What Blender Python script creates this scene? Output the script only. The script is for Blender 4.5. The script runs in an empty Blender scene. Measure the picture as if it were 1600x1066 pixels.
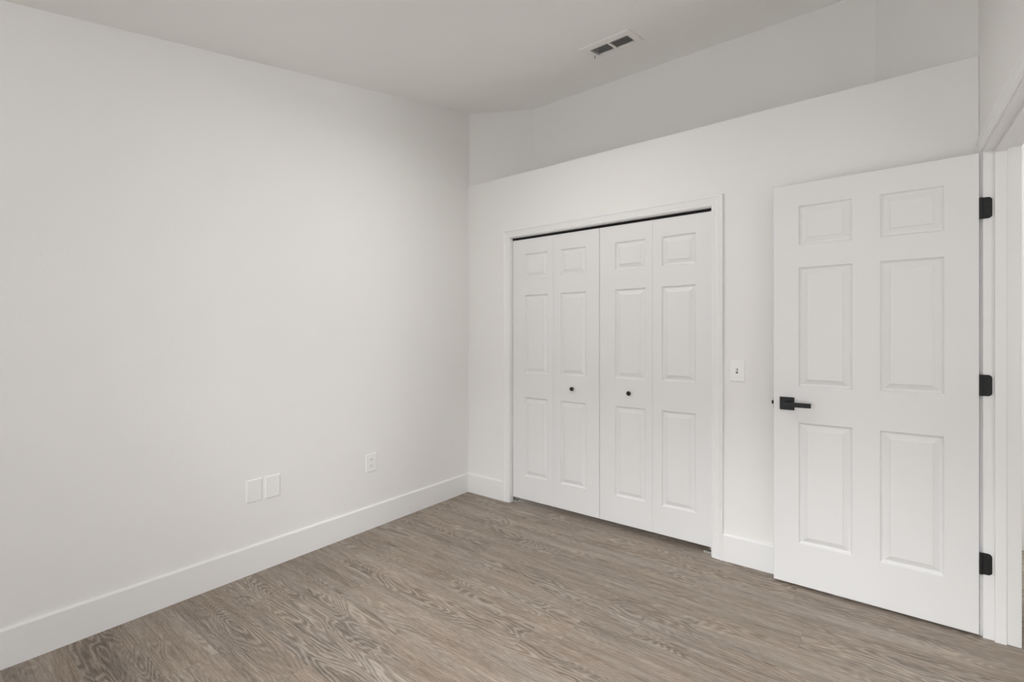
import bpy, bmesh, math, random
from mathutils import Vector, Matrix
random.seed(4)
SC = bpy.context.scene
COL = SC.collection
PI = math.pi

# ------------------------------------------------------------------ camera
cam_d = bpy.data.cameras.new('camera')
cam_d.sensor_width = 36.0
cam_d.lens = 745.42 / 1600 * 36.0
cam_d.shift_y = -(533 - 524.33) / 1600
cam_d.clip_start = 0.02
cam = bpy.data.objects.new('camera', cam_d)
cam.location = (2.6606, -2.8822, 1.2741)
cam.rotation_euler = (PI / 2, 0, 0.6537)
COL.objects.link(cam)
SC.camera = cam

# ------------------------------------------------------------------ view, world, lights
vs = SC.view_settings
vs.view_transform = 'Standard'
vs.look = 'None'
vs.gamma = 1.0
vs.use_curve_mapping = False
vs.exposure = 0.0
SC.cycles.use_denoising = True
SC.cycles.max_bounces = 16
SC.cycles.diffuse_bounces = 10

world = bpy.data.worlds.new('world')
SC.world = world
world.use_nodes = True
wb = world.node_tree.nodes['Background']
wb.inputs[0].default_value = (0.965, 0.985, 1.0, 1)
wb.inputs[1].default_value = 3.1


def area(name, loc, target, sx, sy, power, col):
    d = bpy.data.lights.new(name, 'AREA')
    d.shape = 'RECTANGLE'
    d.size, d.size_y = sx, sy
    d.energy = power
    d.color = col
    o = bpy.data.objects.new(name, d)
    o.location = loc
    o.rotation_euler = (Vector(target) - Vector(loc)).to_track_quat('-Z', 'Y').to_euler()
    COL.objects.link(o)
    return o


# daylight outside the rear glass door, an added side fill with no known source, the room's ceiling lamp, and the light of the hall behind the doorway
area('daylight_high', (1.0, -5.6, 3.6), (1.9, -3.0, 0.5), 4.3, 2.0, 1340, (0.965, 0.985, 1.0))
area('side_fill', (3.45, -3.75, 1.7), (0.9, 0.0, 1.2), 0.8, 1.4, 74, (0.975, 0.99, 1.0))
area('ceiling_lamp', (1.3, -1.15, 2.65), (1.25, -1.0, 0), 0.5, 0.5, 8.5, (1.0, 0.985, 0.96))
area('hall_light', (4.1, -1.5, 1.3), (3.0, -0.4, 1.2), 0.8, 1.8, 7.6, (1.0, 0.985, 0.96))


# ------------------------------------------------------------------ helpers
def finish(name, bm, mat, parent=None, smooth=False, bevel=0.0, recalc=True):
    if recalc:
        bmesh.ops.recalc_face_normals(bm, faces=bm.faces)
    me = bpy.data.meshes.new(name)
    bm.to_mesh(me)
    bm.free()
    if mat:
        me.materials.append(mat)
    if smooth:
        for pl in me.polygons:
            pl.use_smooth = True
    o = bpy.data.objects.new(name, me)
    COL.objects.link(o)
    if parent:
        o.parent = parent
    if bevel:
        md = o.modifiers.new('bevel', 'BEVEL')
        md.width = bevel
        md.segments = 3
        md.limit_method = 'ANGLE'
        md.angle_limit = math.radians(40)
    return o


def empty(name, loc=(0, 0, 0), rot=(0, 0, 0)):
    o = bpy.data.objects.new(name, None)
    o.location = loc
    o.rotation_euler = rot
    o.empty_display_size = 0.05
    COL.objects.link(o)
    return o


def tag(o, label=None, cat=None, group=None, kind=None):
    if label: o['label'] = label
    if cat: o['category'] = cat
    if group: o['group'] = group
    if kind: o['kind'] = kind
    return o


def box(bm, x0, x1, y0, y1, z0, z1):
    v = [bm.verts.new((x, y, z)) for x in (x0, x1) for y in (y0, y1) for z in (z0, z1)]
    for f in ((0, 1, 3, 2), (4, 6, 7, 5), (0, 4, 5, 1), (2, 3, 7, 6), (0, 2, 6, 4), (1, 5, 7, 3)):
        bm.faces.new([v[i] for i in f])


def cyl(bm, a, b, r, n=16, r2=None):
    a, b = Vector(a), Vector(b)
    q = (b - a).to_track_quat('Z', 'Y')
    r2 = r if r2 is None else r2
    A = [bm.verts.new(a + q @ Vector((r * math.cos(2 * PI * i / n), r * math.sin(2 * PI * i / n), 0))) for i in range(n)]
    B = [bm.verts.new(b + q @ Vector((r2 * math.cos(2 * PI * i / n), r2 * math.sin(2 * PI * i / n), 0))) for i in range(n)]
    for i in range(n):
        bm.faces.new((A[i], A[(i + 1) % n], B[(i + 1) % n], B[i]))
    bm.faces.new(A[::-1])
    bm.faces.new(B)


def lathe(bm, prof, origin, axis, n=28):
    """prof: list of (radius, distance along axis)."""
    o, q = Vector(origin), Vector(axis).to_track_quat('Z', 'Y')
    rings = []
    for r, d in prof:
        if r < 1e-6:
            rings.append([bm.verts.new(o + q @ Vector((0, 0, d)))])
        else:
            rings.append([bm.verts.new(o + q @ Vector((r * math.cos(2 * PI * i / n), r * math.sin(2 * PI * i / n), d))) for i in range(n)])
    for A, B in zip(rings, rings[1:]):
        for i in range(n):
            j = (i + 1) % n
            if len(A) == 1: bm.faces.new((A[0], B[j], B[i]))
            elif len(B) == 1: bm.faces.new((A[i], A[j], B[0]))
            else: bm.faces.new((A[i], A[j], B[j], B[i]))


def grid_slab(us, vs_, holes, fn):
    """A slab with rectangular holes: fn(u, v, side) -> point, side 0 front, 1 back."""
    us = sorted(set(us)); vs_ = sorted(set(vs_))
    bm = bmesh.new()
    V = {}

    def vert(i, j, s):
        if (i, j, s) not in V:
            V[i, j, s] = bm.verts.new(fn(us[i], vs_[j], s))
        return V[i, j, s]

    def solid(i, j):
        if i < 0 or j < 0 or i >= len(us) - 1 or j >= len(vs_) - 1:
            return False
        cu, cv = (us[i] + us[i + 1]) / 2, (vs_[j] + vs_[j + 1]) / 2
        return not any(a < cu < b and c < cv < d for a, b, c, d in holes)
    for i in range(len(us) - 1):
        for j in range(len(vs_) - 1):
            if not solid(i, j): continue
            for s in (0, 1):
                bm.faces.new((vert(i, j, s), vert(i + 1, j, s), vert(i + 1, j + 1, s), vert(i, j + 1, s)))
            for (di, dj), (p, q) in {(-1, 0): ((i, j), (i, j + 1)), (1, 0): ((i + 1, j), (i + 1, j + 1)),
                                     (0, -1): ((i, j), (i + 1, j)), (0, 1): ((i, j + 1), (i + 1, j + 1))}.items():
                if not solid(i + di, j + dj):
                    bm.faces.new((vert(*p, 0), vert(*q, 0), vert(*q, 1), vert(*p, 1)))
    return bm


def loft(bm, A, B, closed=True):
    """Two matching sections joined into a bar with end caps."""
    a = [bm.verts.new(p) for p in A]
    b = [bm.verts.new(p) for p in B]
    n = len(a)
    for i in range(n if closed else n - 1):
        j = (i + 1) % n
        bm.faces.new((a[i], a[j], b[j], b[i]))
    bm.faces.new(a[::-1])
    bm.faces.new(b)


# ------------------------------------------------------------------ materials
def new_mat(name):
    m = bpy.data.materials.new(name)
    m.use_nodes = True
    nt = m.node_tree
    return m, nt, nt.nodes['Principled BSDF']


def N(nt, typ, **kw):
    n = nt.nodes.new(typ)
    for k, v in kw.items():
        if k == 'inp':
            for i, x in v.items():
                n.inputs[i].default_value = x
        else:
            setattr(n, k, v)
    return n


def M_(nt, op, a, b=None, c=None):
    n = nt.nodes.new('ShaderNodeMath')
    n.operation = op
    for i, x in enumerate((a, b, c)):
        if x is None: continue
        if isinstance(x, (int, float)): n.inputs[i].default_value = x
        else: nt.links.new(x, n.inputs[i])
    return n.outputs[0]


def paint(name, col, rough, scale=0, bump=0.0, mottle=0.0):
    m, nt, b = new_mat(name)
    b.inputs['Base Color'].default_value = (*col, 1)
    b.inputs['Roughness'].default_value = rough
    tc = N(nt, 'ShaderNodeTexCoord')
    if mottle:
        nz = N(nt, 'ShaderNodeTexNoise', inp={'Scale': 3.0, 'Detail': 3.0})
        nt.links.new(tc.outputs['Object'], nz.inputs['Vector'])
        mx = N(nt, 'ShaderNodeMix', data_type='RGBA')
        mx.inputs[6].default_value = (*[c * (1 - mottle) for c in col], 1)
        mx.inputs[7].default_value = (*[min(1, c * (1 + mottle)) for c in col], 1)
        nt.links.new(nz.outputs[0], mx.inputs[0])
        nt.links.new(mx.outputs[2], b.inputs['Base Color'])
    if scale:
        nz = N(nt, 'ShaderNodeTexNoise', inp={'Scale': scale, 'Detail': 3.0, 'Roughness': 0.6})
        nt.links.new(tc.outputs['Object'], nz.inputs['Vector'])
        bp = N(nt, 'ShaderNodeBump', inp={'Strength': bump, 'Distance': 0.002})
        nt.links.new(nz.outputs[0], bp.inputs['Height'])
        nt.links.new(bp.outputs[0], b.inputs['Normal'])
    return m


M_WALL = paint('wall paint, warm white orange peel', (0.84, 0.833, 0.818), 0.75, 90, 0.22, 0.008)
M_CEIL = paint("ceiling paint, flat white", (0.87, 0.865, 0.852), 0.9, 70, 0.15, 0.006)
M_TRIM = paint('white semi gloss trim paint', (0.845, 0.845, 0.845), 0.38)
M_DOOR = paint('white door paint', (0.80, 0.80, 0.803), 0.42, 260, 0.04)
M_BLACK = paint('matt black metal', (0.005, 0.005, 0.006), 0.55)
M_BLACKKNOB = paint('black knob enamel', (0.003, 0.003, 0.003), 0.4)
M_PLASTIC = paint('white plastic', (0.86, 0.86, 0.86), 0.35)
M_SLOT = paint('dark slot', (0.03, 0.03, 0.03), 0.7)
M_VENT = paint('white enamelled steel', (0.84, 0.83, 0.81), 0.6)
M_LOUVER_SHADED = paint('grey louver steel', (0.62, 0.61, 0.595), 0.55)  # white blades greyed, the vent's inner shade put into their colour
M_DUCT = paint('dark duct liner', (0.02, 0.02, 0.02), 0.9)
M_TRACK = paint('dark track', (0.004, 0.004, 0.004), 0.8)
M_STEEL = paint('zinc steel', (0.62, 0.62, 0.60), 0.35)
M_STEEL.node_tree.nodes['Principled BSDF'].inputs['Metallic'].default_value = 0.8

m, nt, b = new_mat('window glass')
tr = N(nt, 'ShaderNodeBsdfTransparent')
gl = N(nt, 'ShaderNodeBsdfGlossy', inp={'Roughness': 0.0})
fr = N(nt, 'ShaderNodeFresnel', inp={'IOR': 1.45})
mx = N(nt, 'ShaderNodeMixShader')
nt.links.new(fr.outputs[0], mx.inputs[0])
nt.links.new(tr.outputs[0], mx.inputs[1])
nt.links.new(gl.outputs[0], mx.inputs[2])
nt.links.new(mx.outputs[0], nt.nodes['Material Output'].inputs[0])
M_GLASS = m


def floor_material():
    m, nt, b = new_mat('grey brown oak vinyl planks')
    L = nt.links.new
    tc = N(nt, 'ShaderNodeTexCoord')
    sp = N(nt, 'ShaderNodeSeparateXYZ')
    L(tc.outputs['Object'], sp.inputs[0])
    x, y = sp.outputs[0], sp.outputs[1]
    W, LEN = 0.182, 1.22
    yr = M_(nt, 'ADD', M_(nt, 'DIVIDE', y, W), 100.42)
    row = M_(nt, 'FLOOR', yr)
    ly = M_(nt, 'FRACT', yr)
    wn = N(nt, 'ShaderNodeTexWhiteNoise', noise_dimensions='1D')
    L(row, wn.inputs['W'])
    xr = M_(nt, 'ADD', M_(nt, 'ADD', M_(nt, 'DIVIDE', x, LEN), wn.outputs['Value']), 50.0)
    colm = M_(nt, 'FLOOR', xr)
    lx = M_(nt, 'FRACT', xr)
    cv = N(nt, 'ShaderNodeCombineXYZ')
    L(row, cv.inputs[0]); L(colm, cv.inputs[1])
    wn2 = N(nt, 'ShaderNodeTexWhiteNoise', noise_dimensions='3D')
    L(cv.outputs[0], wn2.inputs['Vector'])
    rs = N(nt, 'ShaderNodeSeparateColor')
    L(wn2.outputs['Color'], rs.inputs[0])
    r1, r2, r3 = rs.outputs

    def coords(sx, sy, k):
        c = N(nt, 'ShaderNodeCombineXYZ')
        L(M_(nt, 'MULTIPLY_ADD', x, sx, M_(nt, 'MULTIPLY', r1, 40.0 + k)), c.inputs[0])
        L(M_(nt, 'MULTIPLY_ADD', y, sy, M_(nt, 'MULTIPLY', r2, 40.0 + k)), c.inputs[1])
        L(M_(nt, 'MULTIPLY', r3, 30.0 + k), c.inputs[2])
        return c.outputs[0]

    def noise(v, scale, detail, rough=0.5, dist=0.0):
        n = N(nt, 'ShaderNodeTexNoise', inp={'Scale': scale, 'Detail': detail, 'Roughness': rough, 'Distortion': dist})
        L(v, n.inputs['Vector'])
        return n.outputs[0]
    # cathedral rings: level lines of a stretched height field
    field = noise(coords(1.5, 7.5, 3), 1.0, 2.0, 0.45, 0.25)
    wob = noise(coords(14, 60, 5), 1.0, 2.0, 0.5)
    ring = M_(nt, 'SINE', M_(nt, 'ADD', M_(nt, 'MULTIPLY', field, 170.0), M_(nt, 'MULTIPLY', wob, 5.0)))
    ring = M_(nt, 'POWER', M_(nt, 'MULTIPLY_ADD', ring, 0.5, 0.5), 1.5)
    rmask = N(nt, 'ShaderNodeMapRange', interpolation_type='SMOOTHSTEP',
              inp={'From Min': 0.40, 'From Max': 0.62, 'To Min': 0.15, 'To Max': 1.0})
    L(noise(coords(1.3, 5.0, 11), 1.0, 1.0), rmask.inputs[0])
    fib = noise(coords(8.0, 170.0, 17), 1.0, 3.0, 0.65)
    fib2 = noise(coords(34.0, 400.0, 19), 1.0, 2.0, 0.6)
    streak = noise(coords(1.9, 24.0, 23), 1.0, 4.0, 0.6, 0.5)
    cloud = noise(coords(1.6, 6.0, 29), 1.0, 2.0, 0.5)
    # tone = weighted sum around 0.5
    t = M_(nt, 'MULTIPLY', M_(nt, 'SUBTRACT', ring, 0.42), M_(nt, 'MULTIPLY', rmask.outputs[0], 0.34))
    t = M_(nt, 'MULTIPLY_ADD', M_(nt, 'SUBTRACT', fib, 0.5), 0.75, t)
    t = M_(nt, 'MULTIPLY_ADD', M_(nt, 'SUBTRACT', fib2, 0.5), 0.60, t)
    t = M_(nt, 'MULTIPLY_ADD', M_(nt, 'SUBTRACT', streak, 0.5), 0.68, t)
    t = M_(nt, 'MULTIPLY_ADD', M_(nt, 'SUBTRACT', cloud, 0.5), 0.35, t)
    t = M_(nt, 'MULTIPLY_ADD', M_(nt, 'SUBTRACT', r3, 0.5), 0.10, t)
    t = M_(nt, 'ADD', t, 0.5)
    ramp = N(nt, 'ShaderNodeValToRGB')
    e = ramp.color_ramp.elements
    e[0].position = 0.10; e[0].color = (*FLOOR_DARK, 1)
    e[1].position = 0.92; e[1].color = (*FLOOR_LIGHT, 1)
    mid = e.new(0.5); mid.color = (*FLOOR_MID, 1)
    L(t, ramp.inputs[0])
    # warm and cool drift
    mixc = N(nt, 'ShaderNodeMix', data_type='RGBA', blend_type='MULTIPLY')
    tint = N(nt, 'ShaderNodeValToRGB')
    tint.color_ramp.elements[0].position = 0.3; tint.color_ramp.elements[0].color = (0.97, 0.985, 0.99, 1)
    tint.color_ramp.elements[1].position = 0.7; tint.color_ramp.elements[1].color = (1.0, 0.955, 0.90, 1)
    L(noise(coords(2.2, 9.0, 37), 1.0, 2.0), tint.inputs[0])
    mixc.inputs[0].default_value = 1.0
    L(ramp.outputs[0], mixc.inputs[6]); L(tint.outputs[0], mixc.inputs[7])
    # tight butt joints
    ey = M_(nt, 'MULTIPLY', M_(nt, 'MINIMUM', ly, M_(nt, 'SUBTRACT', 1.0, ly)), W)
    ex = M_(nt, 'MULTIPLY', M_(nt, 'MINIMUM', lx, M_(nt, 'SUBTRACT', 1.0, lx)), LEN)
    seam = N(nt, 'ShaderNodeMapRange', inp={'From Min': 0.0003, 'From Max': 0.0010, 'To Min': 0.80, 'To Max': 1.0})
    L(M_(nt, 'MINIMUM', ex, ey), seam.inputs[0])
    sm = N(nt, 'ShaderNodeMix', data_type='RGBA', blend_type='MULTIPLY')
    sm.inputs[0].default_value = 1.0
    L(mixc.outputs[2], sm.inputs[6])
    L(seam.outputs[0], sm.inputs[7])
    L(sm.outputs[2], b.inputs['Base Color'])
    b.inputs['Roughness'].default_value = 0.5
    b.inputs['Specular IOR Level'].default_value = 0.35
    bp = N(nt, 'ShaderNodeBump', inp={'Strength': 0.12, 'Distance': 0.001})
    L(t, bp.inputs['Height'])
    L(bp.outputs[0], b.inputs['Normal'])
    return m


FLOOR_DARK = (0.105, 0.086, 0.070)
FLOOR_MID = (0.284, 0.236, 0.200)
FLOOR_LIGHT = (0.485, 0.425, 0.368)
M_FLOOR = floor_material()

# ------------------------------------------------------------------ room shell
XR = 3.0128                 # face of the right wall
YB = -3.75                  # face of the rear wall
XH = 3.1268                 # hall face of the right wall
LEDGE = 2.4947
CA, CB = 3.0884, 0.2028     # ceiling height = CA + CB * y
ceil_z = lambda y: CA + CB * y

bm = bmesh.new(); box(bm, -0.12, 4.42, YB - 0.12, 1.3, -0.08, 0)
tag(finish('floor', bm, M_FLOOR), 'grey brown wood grain plank floor', 'floor', kind='structure')

# vent hole is left open in the ceiling
VX0, VX1, VY0, VY1 = 1.2525, 1.4985, -0.258, -0.130
bm = grid_slab([-0.12, VX0, VX1, XR + 0.1], [YB - 0.12, VY0, VY1, 0.55], [(VX0, VX1, VY0, VY1)],
               lambda u, v, s: (u, v, ceil_z(v) + 0.1 * s))
tag(finish('ceiling', bm, M_CEIL), 'white sloping ceiling rising to the closet wall', 'ceiling', kind='structure')

bm = bmesh.new(); box(bm, -0.12, 0, YB - 0.12, 0.55, 0, 3.3)
tag(finish('wall_left', bm, M_WALL), 'bare warm white wall with outlet and blank plates', 'wall', kind='structure')

CX0, CX1, CZ = 0.4365, 1.9000, 2.0155   # finished closet opening
bm = grid_slab([0, CX0 - 0.018, CX1 + 0.018, XR], [0, CZ + 0.018, LEDGE], [(CX0 - 0.018, CX1 + 0.018, -1, CZ + 0.018)],
               lambda u, v, s: (u, 0.11 * s, v))
tag(finish('wall_back', bm, M_WALL, bevel=0.006), 'warm white closet wall ending in a ledge below the ceiling', 'wall', kind='structure')

bm = bmesh.new()
pts = [(-0.02, -0.004), (0.0, 0.016), (0.37, 0.40), (2.652, 0.40), (XR, 0.03), (XR + 0.02, 0.012), (XR + 0.02, 0.55), (-0.02, 0.55)]
loft(bm, [(x, y, LEDGE - 0.03) for x, y in pts], [(x, y, 3.3) for x, y in pts])
tag(finish('wall_niche', bm, M_WALL), 'shaded recessed wall with angled ends above the ledge', 'wall', kind='structure')
bm = bmesh.new(); box(bm, 0, XR, 0.10, 0.60, LEDGE - 0.1, LEDGE - 0.001)
tag(finish('trim_ledge', bm, M_WALL), 'flat shelf top of the ledge above the closet', 'ledge', kind='structure')

# closet box behind the bifold doors
bm = bmesh.new()
box(bm, 0, XR, 0.70, 0.78, 0, LEDGE - 0.1)
box(bm, XR - 0.08, XR, 0.11, 0.70, 0, LEDGE - 0.1)
box(bm, -0.0, XR, 0.60, 0.70, LEDGE - 0.1, LEDGE)
tag(finish('wall_closet', bm, M_WALL), 'inner walls of the closet behind the bifold doors', 'wall', kind='structure')

# right wall with doorway
JF = -0.081                 # hinge jamb face
JN = -0.855                 # latch jamb face
JH = 2.0455                 # head jamb underside
SY0, SY1, SZ0, SZ1 = -3.68, -3.02, 0.75, 2.12  # opening for the added window that admits the side fill
bm = grid_slab([YB - 0.12, SY0, SY1, JN - 0.018, JF + 0.018, 0.55], [0, SZ0, JH + 0.018, SZ1, 3.3],
               [(JN - 0.018, JF + 0.018, -1, JH + 0.018), (SY0, SY1, SZ0, SZ1)],
               lambda u, v, s: (XR + (XH - XR) * s, u, v))
tag(finish('wall_right', bm, M_WALL), 'narrow strip of white wall above the doorway', 'wall', kind='structure')

# rear wall with the window that lights the room (behind the camera)
WX0, WX1, WZ0, WZ1 = 1.05, 2.75, 0.06, 2.12
bm = grid_slab([-0.12, WX0, WX1, XH], [0, WZ0, WZ1, 3.0], [(WX0, WX1, WZ0, WZ1)], lambda u, v, s: (u, YB - 0.12 * s, v))
tag(finish('wall_rear', bm, M_WALL), 'white wall with the window', 'wall', kind='structure')


def window(name, label, loc, rotz, hw, hh, sill):
    w = tag(empty(name, loc, (0, 0, rotz)), label, 'window', kind='structure')
    bm = grid_slab([-hw, -hw + 0.045, -0.02, 0.02, hw - 0.045, hw], [0, 0.045, hh - 0.045, hh],
                   [(-hw + 0.045, -0.02, 0.045, hh - 0.045), (0.02, hw - 0.045, 0.045, hh - 0.045)], lambda u, v, s: (u, -0.025 + 0.05 * s, v))
    finish('window_frame', bm, M_TRIM, w)
    for a, c in ((-hw + 0.045, -0.02), (0.02, hw - 0.045)):
        bm = bmesh.new(); box(bm, a, c, -0.003, 0.003, 0.045, hh - 0.045)
        finish('pane', bm, M_GLASS, w)
    if sill:
        bm = bmesh.new(); box(bm, -hw - 0.03, hw + 0.03, 0.03, 0.11, -0.025, 0.0)
        finish('window_sill', bm, M_TRIM, w, bevel=0.004)


window('window_1', 'tall white framed glass door in the rear wall', ((WX0 + WX1) / 2, YB - 0.06, WZ0), 0, (WX1 - WX0) / 2, WZ1 - WZ0, False)
window('added_window', 'added unseen window passing fill light through the right wall near the rear corner', (XR + 0.06, (SY0 + SY1) / 2, SZ0), PI / 2, (SY1 - SY0) / 2, SZ1 - SZ0, True)  # unseen window, added so the side fill has an opening

# hall beyond the doorway
bm = bmesh.new()
box(bm, 4.3, 4.42, -2.2, 1.3, 0, 2.44); box(bm, XH, 4.3, 1.2, 1.3, 0, 2.44); box(bm, XH, 4.3, -2.2, -2.1, 0, 2.44)
tag(finish('wall_hall', bm, M_WALL), 'plain walls of the hall beyond the doorway', 'wall', kind='structure')
bm = bmesh.new(); box(bm, XH, 4.42, -2.2, 1.3, 2.44, 2.52)
tag(finish('ceiling_hall', bm, M_CEIL), 'flat ceiling of the hall beyond the doorway', 'ceiling', kind='structure')

# ------------------------------------------------------------------ baseboards
BP = [(0, 0), (0.014, 0), (0.014, 0.1435), (0.0122, 0.147), (0.009, 0.1495), (0.006, 0.152), (0, 0.152)]


def base(name, label, a, b, nrm):
    bm = bmesh.new()
    S = lambda p: [(p[0] + nrm[0] * t, p[1] + nrm[1] * t, z) for t, z in BP]
    loft(bm, S(a), S(b))
    tag(finish(name, bm, M_TRIM), label, 'baseboard', kind='structure')


base('baseboard_left', 'tall white baseboard along the bare left wall', (0, YB), (0, 0), (1, 0))
base('baseboard_back_corner', 'short white baseboard between the room corner and the closet casing', (0.0, 0), (0.3735, 0), (0, -1))
base('baseboard_back_switch', 'white baseboard below the light switch, running behind the open door', (1.966, 0), (XR, 0), (0, -1))
base('baseboard_right', 'white baseboard past the doorway', (XR, YB), (XR, JN - 0.066), (-1, 0))
base('baseboard_rear', 'white baseboard beside the glass door', (0, YB), (WX0, YB), (0, 1))

# ------------------------------------------------------------------ casings and jambs
CP = [(0, 0), (0, 0.008), (0.004, 0.0105), (0.010, 0.0105), (0.013, 0.0085), (0.017, 0.011), (0.030, 0.0125), (0.035, 0.0145),
      (0.041, 0.0128), (0.046, 0.017), (0.055, 0.018), (0.0588, 0.0165), (0.060, 0.013), (0.060, 0)]


def casing(name, label, lo, hi, top, put, mat=M_TRIM):
    """put(s, z, h): point at run coordinate s, height z, h off the wall."""
    root = tag(empty(name), label, 'door casing', kind='structure')
    for i0, sg in ((lo, -1), (hi, 1)):
        bm = bmesh.new()
        loft(bm, [put(i0 + sg * u, 0, h) for u, h in CP], [put(i0 + sg * u, top + u, h) for u, h in CP])
        finish('side_casing', bm, mat, root)
    bm = bmesh.new()
    loft(bm, [put(lo - u, top + u, h) for u, h in CP], [put(hi + u, top + u, h) for u, h in CP])
    finish('head_casing', bm, mat, root)
    return root


casing('trim_1', 'white moulded casing around the closet opening', CX0 - 0.003, CX1 + 0.006, CZ + 0.004, lambda s, z, h: (s, -h, z))
casing('trim_2', 'white moulded casing around the doorway with the open door', JN - 0.006, JF + 0.017, JH + 0.006, lambda s, z, h: (XR - h * 0.85, s, z))

bm = bmesh.new()
box(bm, CX0 - 0.018, CX0, 0.0, 0.11, 0, CZ + 0.018)
box(bm, CX1, CX1 + 0.018, 0.0, 0.11, 0, CZ + 0.018)
box(bm, CX0, CX1, 0.0, 0.11, CZ, CZ + 0.018)
tag(finish('trim_3', bm, M_TRIM), 'white jamb lining of the closet opening', 'door jamb', kind='structure')

root = tag(empty('trim_4'), 'white jamb and stop lining the doorway beside the hinges', 'door jamb', kind='structure')
for y0, y1, ys0, ys1 in ((JF, JF + 0.018, JF - 0.011, JF), (JN - 0.018, JN, JN, JN + 0.011)):
    bm = bmesh.new(); box(bm, XR, XH, y0, y1, 0, JH + 0.018)
    finish('jamb', bm, M_TRIM, root, bevel=0.001)
    bm = bmesh.new(); box(bm, 3.0475, 3.083, ys0, ys1, 0, JH)
    finish('door_stop', bm, M_TRIM, root, bevel=0.002)
bm = bmesh.new(); box(bm, XR, XH, JN, JF, JH, JH + 0.018)
finish('head_jamb', bm, M_TRIM, root)
bm = bmesh.new(); box(bm, 3.0475, 3.083, JN + 0.011, JF - 0.011, JH - 0.011, JH)
finish('door_stop', bm, M_TRIM, root, bevel=0.002)

# ------------------------------------------------------------------ panel doors
PROF = [(0.0, 0.0), (0.0012, 0.0004), (0.003, 0.0030), (0.0055, 0.0080), (0.0090, 0.0108), (0.012, 0.0115), (0.0150, 0.0115),
        (0.019, 0.0098), (0.030, 0.0052), (0.0365, 0.0028), (0.0375, 0.0006), (0.0395, 0.0)]


def panel_mesh(x0, x1, z0, z1):
    bm = bmesh.new()
    loops = []
    for i, d in [(0.0, 0.016)] + PROF:
        loops.append([bm.verts.new(p) for p in ((x0 + i, d, z0 + i), (x1 - i, d, z0 + i), (x1 - i, d, z1 - i), (x0 + i, d, z1 - i))])
    for A, B in zip(loops, loops[1:]):
        for k in range(4):
            bm.faces.new((A[k], A[(k + 1) % 4], B[(k + 1) % 4], B[k]))
    bm.faces.new(loops[-1])
    bm.faces.new(loops[0][::-1])
    return bm


def slab_mesh(w, h, t, panels, e=0.0018):
    us = [e, w - e] + [c for p in panels for c in p[:2]]
    vz = [e, h - e] + [c for p in panels for c in p[2:]]
    us, vz = sorted(set(us)), sorted(set(vz))
    bm = bmesh.new()
    V = {}
    g = lambda i, j: V.setdefault((i, j), None) or V.__setitem__((i, j), bm.verts.new((us[i], 0, vz[j]))) or V[i, j]
    for i in range(len(us) - 1):
        for j in range(len(vz) - 1):
            cu, cz = (us[i] + us[i + 1]) / 2, (vz[j] + vz[j + 1]) / 2
            if any(p[0] < cu < p[1] and p[2] < cz < p[3] for p in panels): continue
            bm.faces.new((g(i, j), g(i + 1, j), g(i + 1, j + 1), g(i, j + 1)))
    nu, nv = len(us) - 1, len(vz) - 1
    rim = [(i, 0) for i in range(nu)] + [(nu, j) for j in range(nv)] + [(i, nv) for i in range(nu, 0, -1)] + [(0, j) for j in range(nv, 0, -1)]

    def outer(i, j, y):
        return ((0 if i == 0 else w if i == nu else us[i]), y, (0 if j == 0 else h if j == nv else vz[j]))
    R0 = [g(*k) for k in rim]
    R1 = [bm.verts.new(outer(*k, e)) for k in rim]
    R2 = [bm.verts.new(outer(*k, t)) for k in rim]
    n = len(rim)
    for A, B in ((R0, R1), (R1, R2)):
        for k in range(n):
            bm.faces.new((A[k], A[(k + 1) % n], B[(k + 1) % n], B[k]))
    bm.faces.new(R2)
    return bm


# open six panel door, hinged at the right wall
YD = -0.0881
d1 = tag(empty('door_1', (2.2325, YD, 0.012), (0, 0, -0.004)), 'white six-panel door standing open with a black lever handle', 'door', kind='structure')
DW, DH = 0.7685, 2.031
cols = ((0.1106, 0.3345), (0.4365, 0.6600))
rows = ((0.2103, 0.8226), (1.0028, 1.6068), (1.717, 1.9172))
pan = [(a, b_, c, d_) for a, b_ in cols for c, d_ in rows]
finish('slab', slab_mesh(DW, DH, 0.035, pan), M_DOOR, d1)
for p in pan:
    finish('raised_panel', panel_mesh(*p), M_DOOR, d1)

hx, hz = 0.0612, 0.915      # handle centre on the door
h1 = tag(empty('lever_handle'), 'matt black lever handle')
h1.parent = d1
h1.location = (hx, 0, hz)
bm = bmesh.new(); box(bm, -0.0325, 0.0325, -0.009, 0.0, -0.0325, 0.0325)
finish('rosette', bm, M_BLACK, h1, bevel=0.0015)
bm = bmesh.new(); cyl(bm, (0, -0.008, 0), (0, -0.040, 0), 0.011, 24)
finish('spindle', bm, M_BLACK, h1, smooth=False)
bm = bmesh.new(); box(bm, -0.013, 0.108, -0.052, -0.038, -0.0115, 0.0115)
finish('lever', bm, M_BLACK, h1, bevel=0.002)
l1 = empty('latch')
l1.parent = d1
l1.location = (0, 0.0175, hz)
bm = bmesh.new(); box(bm, -0.0015, 0.0, -0.0125, 0.0125, -0.028, 0.028)
finish('faceplate', bm, M_BLACK, l1)
bm = bmesh.new()
loft(bm, [(-0.0015, -0.008, -0.009), (-0.011, -0.008, -0.009), (-0.011, -0.004, -0.009), (-0.0015, 0.008, -0.009)],
     [(-0.0015, -0.008, 0.009), (-0.011, -0.008, 0.009), (-0.011, -0.004, 0.009), (-0.0015, 0.008, 0.009)])
finish('latch_bolt', bm, M_BLACK, l1)

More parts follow.
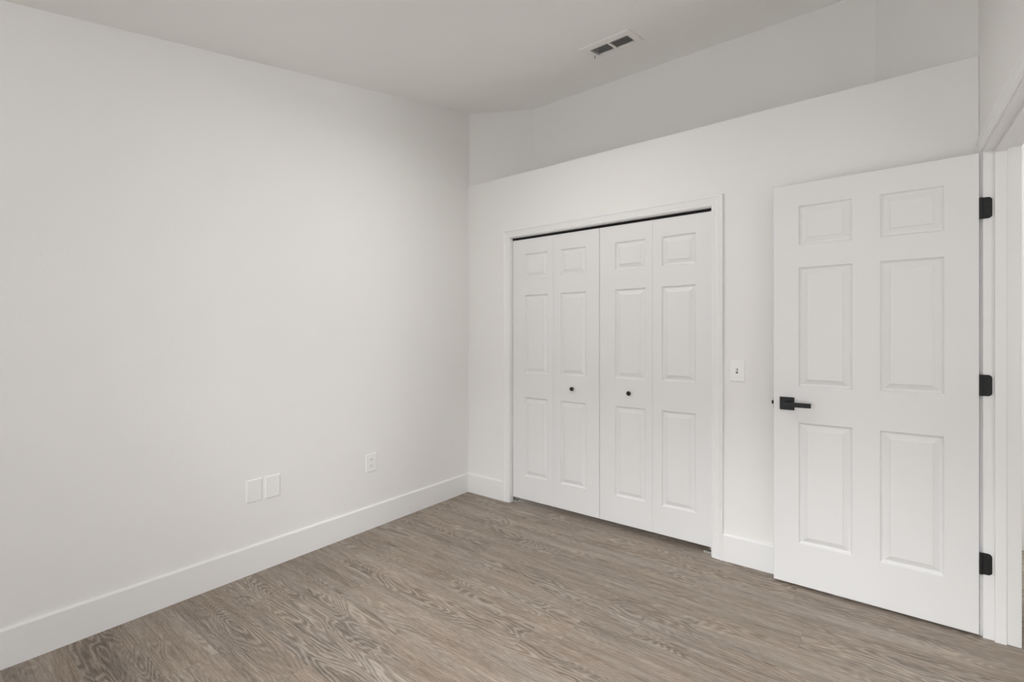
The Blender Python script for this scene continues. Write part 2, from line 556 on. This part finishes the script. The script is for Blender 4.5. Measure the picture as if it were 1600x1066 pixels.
# three black butt hinges: one leaf let into the jamb, one on the door edge
for zc in (1.8095, 1.0645, 0.315):
    hg = tag(empty('hinge'), 'matt black butt hinge')
    hg.parent = d1
    hg.location = (DW, 0, zc - 0.012)
    hg.rotation_euler = (0, 0, 0.004)
    X0 = 2.2325 + DW         # world x of the door edge
    jx0, jx1 = 3.0055 - X0, 3.0405 - X0
    jy = JF - YD
    bm = bmesh.new()
    H, r = 0.0445, 0.013
    out = [(jx0, -H), (jx1 - r, -H)] + [(jx1 - r + r * math.sin(a), -H + r - r * math.cos(a)) for a in [PI / 2 * k / 6 for k in range(1, 7)]] \
        + [(jx1 - r + r * math.cos(a), H - r + r * math.sin(a)) for a in [PI / 2 * k / 6 for k in range(0, 7)]] + [(jx0, H)]
    loft(bm, [(x, jy + 0.001, z) for x, z in out], [(x, jy - 0.0022, z) for x, z in out])
    finish('jamb_leaf', bm, M_BLACK, hg)
    bm = bmesh.new(); box(bm, 0.0, 0.002, 0.001, 0.034, -H, H)
    finish('door_leaf', bm, M_BLACK, hg)
    bm = bmesh.new(); cyl(bm, (0.0052, 0.001, -H), (0.0052, 0.001, H), 0.0056, 16)
    finish('hinge_barrel', bm, M_BLACK, hg)
    for sz in (-0.029, 0.0, 0.029):
        bm = bmesh.new(); lathe(bm, [(0.0036, 0), (0.0036, 0.0006), (0.002, 0.0014), (0, 0.0016)], (jx0 + 0.021 + (0.005 if sz == 0 else -0.003), jy - 0.0022, sz), (0, -1, 0), 14)
        finish('screw', bm, M_BLACK, hg)

# ------------------------------------------------------------------ bifold closet doors
CZ0, CZ1 = 0.038, 1.9995
YC = 0.030
lrows = ((0.2166, 0.8103), (0.9897, 1.5785), (1.703, 1.8885))


def leaf(parent, x0, x1, p0, p1, knob_x=None, px=None):
    lf = empty('leaf')
    lf.parent = parent
    lf.location = (x0 - parent.location.x, 0, 0)
    pn = [(p0 - x0, p1 - x0, a - CZ0, b_ - CZ0) for a, b_ in lrows]
    finish('slab', slab_mesh(x1 - x0, CZ1 - CZ0, 0.034, pn, 0.0022), M_DOOR, lf)
    for p in pn:
        finish('raised_panel', panel_mesh(*p), M_DOOR, lf)
    if knob_x is not None:
        bm = bmesh.new()
        lathe(bm, [(0.0001, 0.0), (0.0085, 0.0), (0.0085, 0.002), (0.006, 0.004), (0.0055, 0.005), (0.009, 0.007), (0.0135, 0.010),
                   (0.0145, 0.014), (0.0132, 0.0185), (0.009, 0.021), (0, 0.0218)], (knob_x - x0, 0, 0.900 - CZ0), (0, -1, 0))
        tag(finish('knob', bm, M_BLACKKNOB, lf, smooth=True), 'small round black knob')
    if px is not None:
        bm = bmesh.new(); cyl(bm, (px - x0, 0.017, CZ1 - CZ0), (px - x0, 0.017, CZ1 - CZ0 + 0.010), 0.004, 12)
        cyl(bm, (px - x0, 0.017, -0.020), (px - x0, 0.017, 0.0), 0.004, 12)
        tag(finish('pivot_pin', bm, M_STEEL, lf), 'steel pivot pin')
    return lf


b1 = tag(empty('door_2', (0.4390, YC, CZ0)), 'white bifold closet door pair next to the room corner', 'closet door', 'bifold closet doors', 'structure')
leaf(b1, 0.4390, 0.8055, 0.5487, 0.7568, None, 0.453)
leaf(b1, 0.8059, 1.1708, 0.8640, 1.0702, 0.9640)
b2 = tag(empty('door_3', (1.1732, YC, CZ0)), 'white bifold closet door pair next to the light switch', 'closet door', 'bifold closet doors', 'structure')
leaf(b2, 1.1732, 1.5410, 1.2852, 1.4954, 1.3859)
leaf(b2, 1.5414, 1.8975, 1.5975, 1.8059, None, 1.884)

bm = bmesh.new()
box(bm, CX0 + 0.001, CX1 - 0.001, 0.030, 0.062, CZ - 0.0012, CZ)
box(bm, CX0 + 0.001, CX1 - 0.001, 0.030, 0.0315, CZ - 0.012, CZ)
box(bm, CX0 + 0.001, CX1 - 0.001, 0.0605, 0.062, CZ - 0.012, CZ)
tag(finish('door_track', bm, M_TRACK), 'dark metal track above the white bifold closet doors', 'track')


def bracket(x, sg, label):
    o = tag(empty('floor_bracket', (x, 0.047, 0)), label, 'bracket', 'bifold pivot brackets')
    bm = bmesh.new()
    xs = sorted((0, sg * 0.052))
    box(bm, xs[0], xs[1], -0.014, 0.014, 0.0, 0.003)
    box(bm, xs[0], xs[1], -0.014, -0.012, 0.003, 0.010)
    finish('base_plate', bm, M_STEEL, o)
    bm = bmesh.new()
    xs = sorted((0, sg * 0.002))
    box(bm, xs[0], xs[1], -0.014, 0.014, 0.003, 0.034)
    finish('jamb_tab', bm, M_STEEL, o)


bracket(CX0, 1, 'steel pivot bracket on the floor at the closet jamb near the room corner')
bracket(CX1, -1, 'steel pivot bracket on the floor at the closet jamb near the light switch')


# ------------------------------------------------------------------ wall plates
def plate_mesh(w, h, t=0.007, e=0.004):
    """Plate in the local x-z plane, front towards -y."""
    bm = bmesh.new()
    L = []
    for i, y in ((0, 0), (0, -t * 0.45), (e * 0.35, -t * 0.8), (e, -t)):
        a, c = w / 2 - i, h / 2 - i
        L.append([bm.verts.new(p) for p in ((-a, y, -c), (a, y, -c), (a, y, c), (-a, y, c))])
    for A, B in zip(L, L[1:]):
        for k in range(4):
            bm.faces.new((A[k], A[(k + 1) % 4], B[(k + 1) % 4], B[k]))
    bm.faces.new(L[-1]); bm.faces.new(L[0][::-1])
    return bm


sw = tag(empty('light_switch', (2.0380, 0, 1.0755)), 'white toggle light switch between the closet and the open door', 'light switch')
finish('plate', plate_mesh(0.078, 0.119), M_PLASTIC, sw)
bm = bmesh.new(); box(bm, -0.0165, 0.0165, -0.0075, -0.0055, -0.0335, 0.0335)
finish('switch_body', bm, M_PLASTIC, sw, bevel=0.0008)
bm = bmesh.new(); box(bm, -0.0055, 0.0055, -0.0078, -0.0070, -0.0125, 0.0125)
finish('toggle_slot', bm, M_SLOT, sw)
bm = bmesh.new()
loft(bm, [(-0.0045, -0.007, -0.007), (0.0045, -0.007, -0.007), (0.0045, -0.007, 0.005), (-0.0045, -0.007, 0.005)],
     [(-0.0035, -0.021, 0.003), (0.0035, -0.021, 0.003), (0.0035, -0.021, 0.010), (-0.0035, -0.021, 0.010)])
finish('toggle', bm, M_PLASTIC, sw, bevel=0.0008)
for z in (-0.046, 0.046):
    bm = bmesh.new(); lathe(bm, [(0.0035, 0), (0.0035, 0.0005), (0.002, 0.0012), (0, 0.0014)], (0, -0.006, z), (0, -1, 0), 14)
    finish('screw', bm, M_PLASTIC, sw)

ot = tag(empty('electrical_outlet', (0, -0.945, 0.4330), (0, 0, PI / 2)), 'white power outlet low on the left wall nearest the corner', 'outlet')
finish('plate', plate_mesh(0.081, 0.118), M_PLASTIC, ot)
for zc in (-0.0205, 0.0205):
    rc = empty('receptacle'); rc.parent = ot; rc.location = (0, -0.006, zc)
    bm = bmesh.new()
    pts = []
    for k in range(32):
        a = 2 * PI * k / 32
        pts.append((0.0172 * math.cos(a), max(-0.0135, min(0.0135, 0.0172 * math.sin(a)))))
    loft(bm, [(x, 0.0005, z) for x, z in pts], [(x, -0.0018, z) for x, z in pts])
    finish('face', bm, M_PLASTIC, rc)
    for x, hgt in ((-0.0063, 0.0075), (0.0063, 0.0062)):
        bm = bmesh.new(); box(bm, x - 0.0011, x + 0.0011, -0.0020, -0.0012, 0.0015 - hgt / 2, 0.0015 + hgt / 2 + 0.002)
        finish('slot', bm, M_SLOT, rc)
    bm = bmesh.new(); cyl(bm, (0, -0.0012, -0.0075), (0, -0.0020, -0.0075), 0.0024, 14)
    finish('ground_hole', bm, M_SLOT, rc)
bm = bmesh.new(); lathe(bm, [(0.0035, 0), (0.0035, 0.0005), (0.002, 0.0012), (0, 0.0014)], (0, -0.006, 0), (0, -1, 0), 14)
finish('screw', bm, M_PLASTIC, ot)

for yc, lab in ((-1.6910, 'blank white wall plate, the one of the pair farther from the power outlet'),
                (-1.5910, 'blank white wall plate, the one of the pair nearer the power outlet')):
    o = finish('blank_wall_plate', plate_mesh(0.080, 0.121), M_PLASTIC)
    o.location = (0, yc, 0.4400)
    o.rotation_euler = (0, 0, PI / 2)
    tag(o, lab, 'wall plate', 'blank wall plates')

# ------------------------------------------------------------------ ceiling vent
vc = ((VX0 + VX1) / 2, (VY0 + VY1) / 2)
vt = tag(empty('ceiling_vent', (vc[0], vc[1], ceil_z(vc[1])), (math.atan(CB), 0, 0)), 'white ceiling air vent with two banks of curved louvers, shade painted in', 'vent')
ow, oh = (VX1 - VX0) / 2, (VY1 - VY0) / 2 * math.hypot(1, CB)
fw_, fy0, fy1 = ow + 0.037, -oh - 0.064, oh + 0.030
bm = bmesh.new()
inner = [(-ow, -oh), (ow, -oh), (ow, oh), (-ow, oh)]
outer = [(-fw_, fy0), (fw_, fy0), (fw_, fy1), (-fw_, fy1)]
mix = lambda k: [tuple(o_ + (i_ - o_) * k for o_, i_ in zip(a, c)) for a, c in zip(outer, inner)]
L = []
for k, z in ((0, 0.0), (0, -0.003), (0.10, -0.006), (0.9, -0.008), (1.0, -0.007), (1.0, 0.012)):
    L.append([bm.verts.new((x, y, z)) for x, y in mix(k)])
for A, B in zip(L, L[1:]):
    for k in range(4):
        bm.faces.new((A[k], A[(k + 1) % 4], B[(k + 1) % 4], B[k]))
finish('frame', bm, M_VENT, vt)
bm = bmesh.new(); box(bm, -0.006, 0.006, -oh, oh, -0.0075, 0.004)
finish('centre_bar', bm, M_VENT, vt)
for x0, x1 in ((-ow + 0.002, -0.006), (0.006, ow - 0.002)):
    bm = bmesh.new()
    n = 5
    for i in range(n):
        yc = -oh + (i + 0.6) * (2 * oh / n) - 0.006
        arc = []
        for k in range(6):
            a = math.radians(10 + 60 * k / 5)
            arc.append((yc - 0.012 + 0.022 * math.sin(a), -0.004 + 0.020 * (1 - math.cos(a))))
        prof = arc + [(y + 0.0004, z + 0.0009) for y, z in arc[::-1]]
        loft(bm, [(x0, y, z) for y, z in prof], [(x1, y, z) for y, z in prof])
    finish('louver_bank', bm, M_LOUVER_SHADED, vt)
bm = bmesh.new()
for bx in ((-ow, ow, -oh, oh, 0.130, 0.134), (-ow - 0.002, -ow, -oh, oh, 0.012, 0.134), (ow, ow + 0.002, -oh, oh, 0.012, 0.134),
           (-ow, ow, -oh - 0.002, -oh, 0.012, 0.134), (-ow, ow, oh, oh + 0.002, 0.012, 0.134)):
    box(bm, *bx)
finish('duct', bm, M_DUCT, vt)
bm = bmesh.new(); cyl(bm, (-ow - 0.014, 0.03, -0.006), (-ow - 0.022, 0.045, -0.022), 0.0016, 8)
finish('damper_lever', bm, M_DUCT, vt)

# ------------------------------------------------------------------ strike plate on the latch jamb
sp_ = tag(empty('strike_plate', (3.0128, JN, 0.927)), 'black strike plate on the doorway jamb opposite the hinges', 'strike plate')
bm = bmesh.new(); box(bm, 0.004, 0.036, -0.001, 0.0012, -0.0285, 0.0285)
finish('plate', bm, M_BLACK, sp_)
bm = bmesh.new()
loft(bm, [(0.004, 0.0012, -0.014), (-0.004, 0.0004, -0.014), (-0.004, -0.0012, -0.014), (0.004, -0.0004, -0.014)],
     [(0.004, 0.0012, 0.014), (-0.004, 0.0004, 0.014), (-0.004, -0.0012, 0.014), (0.004, -0.0004, 0.014)])
finish('lip', bm, M_BLACK, sp_)
